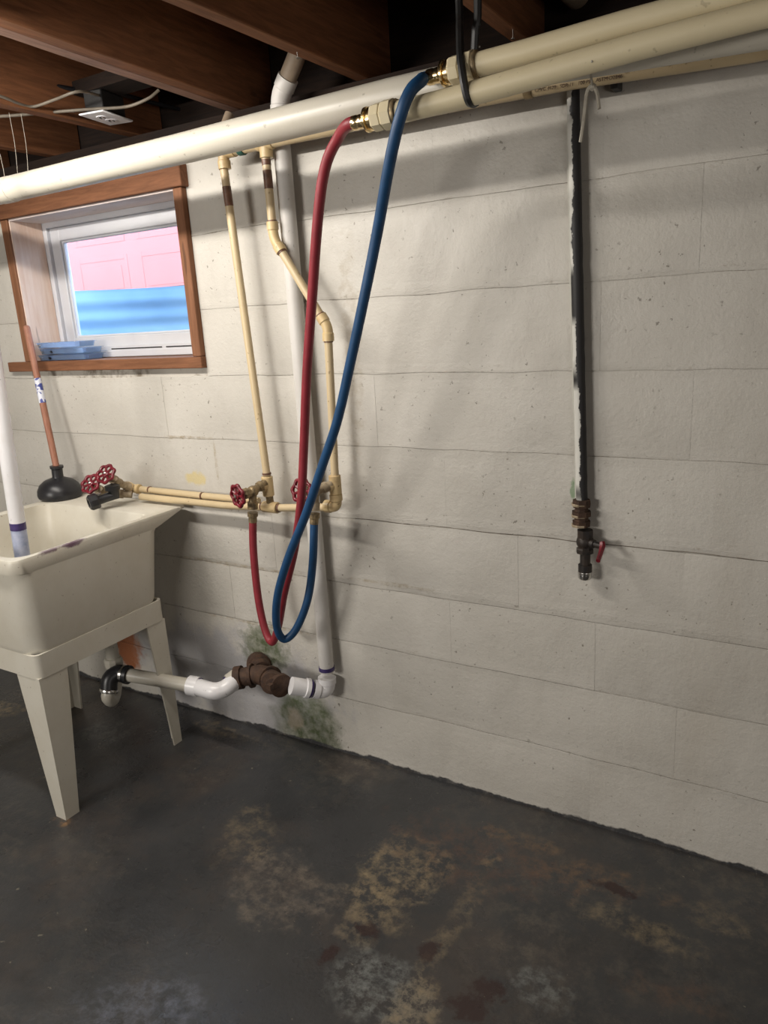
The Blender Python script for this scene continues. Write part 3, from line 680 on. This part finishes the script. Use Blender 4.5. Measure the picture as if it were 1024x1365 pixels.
bm = B(); collar(bm, at(447, 646, y=YS), (0, 0, 1), .0113, .055, .006); obj('tee_fitting', bm, 'cpvc_fit', rr)
bm = B(); prof(bm, at(447, 646, y=YS), (vb2-at(447, 646, y=YS)), [(0, .014), (.022, .0155), (.022, .01)], 12); obj('branch', bm, 'cpvc_fit', rr)
# tub taps
c1 = at(158, 644, y=-.10)
tv = valve('brass tap with the higher red wheel at the back of the tub', at(178, 651, y=-.045), c1, at(141, 632, y=-.155), None, 'valvebody', 'tub_tap')
obj('elbow', elbow(at(200, 654, y=-.033), at(178, 651, y=-.04), c1, .012, .005, .014, .014), 'cpvc_fit', tv)
c2 = at(138, 657, y=-.12)
tv2 = valve('brass tap with the lower red wheel beside the plunger', at(176, 659, y=-.062), c2, at(121, 645, y=-.175), None, 'valvebody', 'tub_tap')
# black hose splitter hanging off the taps
sb = at(152, 660, y=-.135)
bk = thing('hose_splitter', sb, 'black plastic hose splitter clamped on the tub taps', 'tap fitting')
bm = B(); e1, e2 = at(150, 652, y=-.14), at(128, 668, y=-.19)
tube(bm, [e1+V((0, 0, .004)), sb, sb.lerp(e2, .5), e2], [.021, .020, .015, .016], 14); prof(bm, e1-V((0, 0, .002)), (0, 0, 1), [(0, .024), (.014, .025), (.017, .018), (.022, .0)], 12); obj('splitter_body', bm, 'rubber', bk, smooth=40)
bm = B(); dd = (e2-sb).normalized(); prof(bm, e2-dd*.008, dd, [(0, .014), (0, .024), (.006, .027), (.026, .027), (.032, .022), (.032, .014), (.01, .012)], 9); obj('collar', bm, 'rubber', bk, smooth=20)
bm = B(); tube(bm, [e1.lerp(e2, .5)+V((0, -.012, .010)), e1.lerp(e2, .78)+V((0, -.016, .012))], .003, 6); obj('clip', bm, 'steel', bk)
# ------------------------------------------------------------------ standpipe and floor drain plumbing
sd = thing('standpipe', (-.605, -.06, .25), 'white painted standpipe behind the hoses, floor drain to joists', 'pipe')
g0, g1 = at(375, 185, y=-.030), at(436, 895, y=-.036)
topz = at(375, 140, y=-.030)
bm = B(); tube(bm, [topz+V((0, 0, -.01)), g0, g0.lerp(g1, .5), g1], .023, 22); obj('pipe', bm, 'pvc_paint', sd, smooth=60)
jt = topz+V((.0, 0, .02))
obj('elbow', elbow(g0, jt, jt+V((.16, -.03, .17)), .023, .004, .03, .02, 20), 'pvc_paint', sd)
bm = B(); tube(bm, [jt+V((.03, -.006, .032)), jt+V((.15, -.028, .162))], .0225, 20); obj('pipe', bm, 'tan', sd, smooth=60)
band(g1+V((0, 0, .012)), (0, 0, 1), .0245, .012, 'purple', sd, 'primer_ring')
ge = at(436, 921, y=-.042)
gr = at(388, 914, y=-.125)
obj('elbow', elbow(g1, ge, gr, .023, .006, .02, .026, 20), 'pvc_new', sd)
bm = B(); dd = (gr-ge).normalized(); L = (gr-ge).length; prof(bm, ge+dd*.06, dd, [(0, .02), (0, .031), (.012, .031), (.014, .027), (L-.06, .028), (L-.06, .02)], 20); obj('coupling', bm, 'pvc_new', sd)
band(ge+dd*.056, dd, .0285, .005, 'purple', sd, 'primer_ring')
# rusty iron fittings
ir = thing('cast_iron_cleanout', at(350, 900, y=-.08), 'rusty cast iron drain fitting coming out of the mouldy wall foot', 'pipe fitting')
w0 = at(343, 882, y=0); c0 = at(352, 898, y=-.085); cr = at(372, 912, y=-.125); clf = at(320, 903, y=-.12)
bm = B(); prof(bm, w0, (c0-w0), [(0, .036), (.02, .040), (.05, .040), (.052, .034), (.08, .034), (.10, .030)], 18); obj('wall_hub', bm, 'rust', ir, smooth=40)
bm = B(); tube(bm, [clf, c0+V((-.01, -.01, 0)), c0+V((.01, -.012, 0)), cr], [.030, .032, .033, .031], 18)
prof(bm, cr, (cr-c0), [(0, .031), (0, .037), (.018, .037), (.02, .030)], 18); prof(bm, clf, (clf-c0), [(-.008, .03), (-.008, .038), (.014, .038), (.014, .028)], 18); obj('tee', bm, 'rust', ir, smooth=40)
for c_, f_, t_ in ((c0, cr, .35), (c0, clf, .45)):
    bm = B(); prof(bm, c_.lerp(f_, t_), (f_-c_), [(0, .031), (0, .039), (.010, .040), (.012, .031)], 18); obj('hub_ring', bm, 'rust', ir, smooth=40)
pz = at(362, 914, y=-.165)
bm = B(); prof(bm, c0.lerp(cr, .55), (pz-c0.lerp(cr, .55)), [(0, .03), (.035, .031), (.037, .034), (.052, .034), (.054, .02), (.068, .018), (.07, .0)], 16)
for k in range(5):
    a = k*2*math.pi/5
bmesh.ops.create_cube(bm, size=.018, matrix=Matrix.Translation(pz+V((0, -.008, 0)))); obj('cleanout_plug', bm, 'rust', ir, smooth=25)
# white elbow and pipe to the trap
wp = thing('trap_arm', at(240, 910, y=-.2), 'white drain pipe with a glued elbow running behind the tub leg', 'pipe')
j0 = clf+(clf-c0).normalized()*.008; j1 = at(292, 918, y=-.175); j2 = at(262, 915, y=-.195); j3 = at(168, 899, y=-.265)
bm = B(); tube(bm, spline([j0, at(308, 912, y=-.155), at(297, 919, y=-.18), at(283, 921, y=-.20), j2], 6), .0275, 20); obj('elbow', bm, 'pvc_new', wp, smooth=60)
dd = (j3-j2).normalized()
bm = B(); prof(bm, j2-dd*.008, dd, [(0, .026), (0, .032), (.035, .032), (.037, .026)], 20); obj('socket', bm, 'pvc_new', wp)
dj = (at(300, 916, y=-.165)-j0).normalized()
bm = B(); prof(bm, j0+dj*.002, dj, [(0, .026), (0, .0325), (.028, .0325), (.030, .027)], 20); obj('socket', bm, 'pvc', wp)
band(j2-dd*.012, dd, .028, .006, 'purple', wp, 'primer_ring'); band(j0+dj*.036, dj, .028, .004, 'purple', wp, 'primer_ring')
bm = B(); tube(bm, [j2, j3], .0225, 20); obj('pipe', bm, 'pvc', wp, smooth=60)
# trap under the tub
tr = thing('drain_trap', at(150, 905, y=-.3), 'black rubber elbow trap under the tub joining the white drain pipe', 'drain trap')
k1 = at(158, 897, y=-.275); k2 = at(147, 905, y=-.30); k3 = at(145, 921, y=-.315)
bm = B(); tube(bm, spline([j3+dd*-.008, j3, k1, k2, k3], 6), [.0275]*25, 18)
prof(bm, j3-dd*.012, dd, [(0, .028), (0, .0315), (.012, .0315), (.012, .028)], 18); obj('rubber_elbow', bm, 'rubber', tr, smooth=50)
bm = B(); prof(bm, j3+dd*.004, dd, [(0, .0285), (0, .0300), (.009, .0300), (.009, .0285)], 18); obj('clamp', bm, 'steel', tr)
kk = (k3-k2).normalized()
bm = B(); collar(bm, k3, kk, .0275, .012, .003, 18); obj('clamp', bm, 'steel', tr)
tq = at(149, 868, y=-.25)
bm = B(); tube(bm, spline([k3, k3+kk*.02, V((k3.x-.012, k3.y+.015, k3.z-.045)), V((tq.x, tq.y-.015, k3.z-.04)), V((tq.x, tq.y, k3.z+.02)), V((tq.x, tq.y, .30)), V((tq.x, tq.y, .50))], 6), .0215, 16); obj('trap_pipe', bm, 'pvc', tr, smooth=60)
bm = B(); prof(bm, V((tq.x, tq.y, .275)), (0, 0, 1), [(0, .022), (0, .030), (.02, .031), (.028, .027), (.03, .022)], 10); obj('slip_nut', bm, 'pvc', tr, smooth=25)
# ------------------------------------------------------------------ old black pipe with valve
bp = thing('old_black_pipe', (.18, -.02, .9), 'black iron pipe with peeling white paint running down the wall to a spigot', 'pipe')
q0, q1 = at(764, 112, y=-.022), at(776, 672, y=-.022)
bm = B(); P = []
for k in range(41):
    p = q0.lerp(q1, k/40); P.append(p)
tube(bm, [V((q0.x, -.022, 1.85))]+P, [.0135]+[.0135+.0012*noise.noise(V((0, 0, k*.9))) for k in range(41)], 16); obj('pipe', bm, 'peel', bp, smooth=60)
# old plaster and paint ridge clinging to the left of the pipe
rg = B(); prev = None
for k in range(120):
    z = q0.z-.07-(q0.z-q1.z-.07)*k/119; c = q1.lerp(q0, (z-q1.z)/(q0.z-q1.z)); w = .012+.005*noise.noise(V((z*9, 1, 0)))+.002*noise.noise(V((z*40, 1, 0)))
    x1 = c.x-.006; x0 = c.x-.012-w*.7
    row = [rg.verts.new(p) for p in ((x0, .004, z), (x0+.0015, -.006-w*.7, z), (x1, -.010-w*.9, z), (x1+.002, .004, z))]
    if prev:
        for j in range(4): rg.faces.new((prev[j], prev[(j+1) % 4], row[(j+1) % 4], row[j]))
    else: rg.faces.new(row)
    prev = row
rg.faces.new(prev[::-1])
n_ = NT('flaking_paint_ridge'); fcol = n_.mix(n_.ramp(n_.noise(2.2, 4, .7, n_.vmap((3, 3, 4))), .62, .66), (.50, .49, .44), (.05, .045, .045)); n_.bump(n_.noise(60, 4, .7), .6, .003)
M['ridge'] = n_.out(fcol, .8)
obj('paint_ridge', rg, 'ridge', bp, smooth=50)
v0 = at(777, 682, y=-.03)
bm = B(); prof(bm, q1+V((0, -.004, .012)), (.0, 0, -1), [(0, .014), (0, .021), (.008, .022), (.018, .021), (.02, .016), (.028, .017), (.028, .023), (.040, .023), (.042, .017), (.052, .018), (.052, .022), (.066, .021), (.068, .015)], 8); obj('union', bm, 'rust', bp, smooth=25)
for dz in (.006, .034, .058):
    bm = B(); prof(bm, q1+V((-.003, -.006, .010-dz)), (0, 0, -1), [(0, .0205), (.002, .0212), (.006, .0205)], 8); obj('paint_flake', bm, 'valvebody', bp, smooth=20)
vz = at(780, 722, y=-.03); 
bm = B(); bmesh.ops.create_uvsphere(bm, u_segments=16, v_segments=10, radius=.021, matrix=Matrix.Translation(vz)); prof(bm, vz+V((0, 0, .03)), (0, 0, -1), [(0, .016), (.0, .019), (.012, .019), (.045, .018), (.048, .021), (.058, .021), (.058, .014)], 8); obj('valve_body', bm, 'blackiron', bp, smooth=30)
bm = B(); prof(bm, vz, (1, -.35, -.05), [(.01, .012), (.026, .011), (.028, .008), (.050, .0075)], 10); obj('stem', bm, 'blackiron', bp)
lv = vz+V((1, -.35, -.05)).normalized()*.048
bm = B(); tube(bm, [lv+V((0, 0, .012)), lv+V((.002, -.004, .002)), lv+V((.003, -.020, -.008)), lv+V((.004, -.05, -.020))], [.0065, .008, .006, .0055], 6); obj('lever', bm, 'wheel', bp)
nz = vz+V((.001, 0, -.03))
bm = B(); prof(bm, nz, (0, 0, -1), [(0, .0125), (.028, .0125), (.028, .0165), (.046, .0165), (.047, .013)], 12); obj('nozzle', bm, 'blackiron', bp, smooth=30)
bm = B(); prof(bm, nz+V((0, 0, -.046)), (0, 0, -1), [(0, .0125), (0, .0168), (.002, .0172), (.016, .0165), (.02, .013), (.02, .009)], 16); obj('hose_thread', bm, 'steel', bp)
# ------------------------------------------------------------------ ceiling clutter
ot = thing('ceiling_outlet', (-1.14, -.145, 1.95), 'white outlet plate facing down between the joists at the left', 'outlet')
rz = Matrix.Rotation(math.radians(12), 3, 'Z')
pc = at(142, 157, z=1.955)
bm = B(); box(bm, pc-V((.041, .067, .0025)), pc+V((.041, .067, .0025)), .002, 1, rz); obj('cover_plate', bm, 'white', ot)
bm = B(); box(bm, pc+V((-.03, -.05, .003)), pc+V((.03, .05, .06)), .003, 1, rz); obj('metal_box', bm, 'strap', ot)
bm = B(); box(bm, (-1.232, pc.y-.045, 2.016), (-.862, pc.y+.045, 2.05)); obj('mounting_board', bm, 'sub', ot, smooth=0)
for s in (-1, 1):
    c = pc+rz@V((0, s*.02, -.003)); bm = B(); prof(bm, c+V((0, 0, .001)), (0, 0, -1), [(0, .016), (.0018, .016), (.0018, .0)], 18); r_ = obj('receptacle', bm, 'white', ot)
    for dx, dy, w, h in ((-.006, .002, .0012, .005), (.006, .002, .0012, .005), (0, -.008, .0024, .0024)):
        q = c+rz@V((dx, dy, -.0012)); bm = B(); box(bm, q-V((w, h, .001)), q+V((w, h, .001)), 0, 1, rz); obj('slot', bm, 'dark', r_)
def cable(label, pts, r=.004, m='cable'):
    P = [at(a, b, z=c) for a, b, c in pts]; bm = B(); tube(bm, spline(P, 6), r, 8); tag(obj('cable', bm, m, smooth=60), label, 'cable')
cable('pale cable dipping and rising at the upper left between joists', [(-40, 118, 1.97), (0, 128, 1.965), (25, 138, 1.96), (45, 142, 1.96), (75, 132, 1.97), (105, 122, 1.98), (135, 128, 2.0)], .0038)
cable('long cable sagging past the outlet plate', [(-60, 155, 1.955), (0, 155, 1.957), (50, 151, 1.96), (100, 147, 1.96), (130, 145, 1.962), (170, 142, 1.965), (198, 131, 1.98), (212, 120, 2.0)], .0042)
cable('dark cable crossing behind the outlet box', [(10, 108, 2.03), (60, 112, 2.03), (110, 121, 2.03), (160, 126, 2.03), (200, 136, 2.03), (245, 147, 2.03)], .006, 'rubber')
bm = B(); tube(bm, [(.115, WY+.1, 2.03), (.115, -.9, 2.03), (.115, .1, 2.03)], .03, 18); tag(obj('ceiling_pipe', bm, 'tan', smooth=60), 'grey-brown pipe running along the joist right of the black strap', 'pipe')
for i, (px, y0, y1) in enumerate(((24, 150, 238), (38, 152, 238), (8, 205, 262))):
    bm = B(); a, b = at(px-12+i*2, y0, y=-.33), at(px, y1, y=-.33)
    tube(bm, spline([a, a.lerp(b, .5)+V((.006, 0, 0)), b], 5), .0007, 5)
    tag(obj('cobweb_strand', bm, 'string'), ('left', 'right', 'lowest')[i]+' cobweb strand hanging to the white drain pipe', 'cobweb', 'cobweb strands')
# tube fitting out of view that lights the corner
lm = thing('tube_fitting', TUBE, 'white tube light fitting under the joists', 'lamp')
bm = B(); box(bm, TUBE+V((-.62, -.06, .010)), TUBE+V((.62, .02, .033)), .004); obj('housing', bm, 'white', lm)
# ------------------------------------------------------------------ clear plastic packages on the sill
sx = [(-1.845, 1.282, 0.0, .0), (-1.83, 1.304, .03, .2), (-1.842, 1.326, -.03, -.1)]
for i, (x, z, a, dy) in enumerate(sx):
    t = thing('plastic_tray', (x+.1, .03, z), ('bottom', 'middle', 'top')[i]+' clear plastic tray in the stack at the left of the window sill', 'tray')
    w, dpt, h = .27-.02*i, .085, .018
    bm = B(); sec = []
    for zz, g in ((z, .004), (z+h, 0), (z+h, .002), (z+.0012, .006)): sec.append(rrect(x+.002+g, x+w-g, .002+g, .002+dpt-g, .012, zz, 4))
    loft(bm, sec); rim = loft(bm, [rrect(x-.004*0, x+w+.004, -.003, .094, .014, z+h, 4), rrect(x, x+w+.004, -.003, .094, .014, z+h+.0012, 4)], False, False)
    obj('tray_shell', bm, 'clear', t, smooth=30)
    for k in range(2-(i == 2)):
        c = V((x+.02+k*.05, -.001, z+.009)); bm = B(); prof(bm, c+V((0, .012, 0)), (0, -1, 0), [(0, .006), (.006, .006), (.006, .004), (.010, .0035)], 8); obj('screw', bm, 'rubber' if k else 'steel', t)
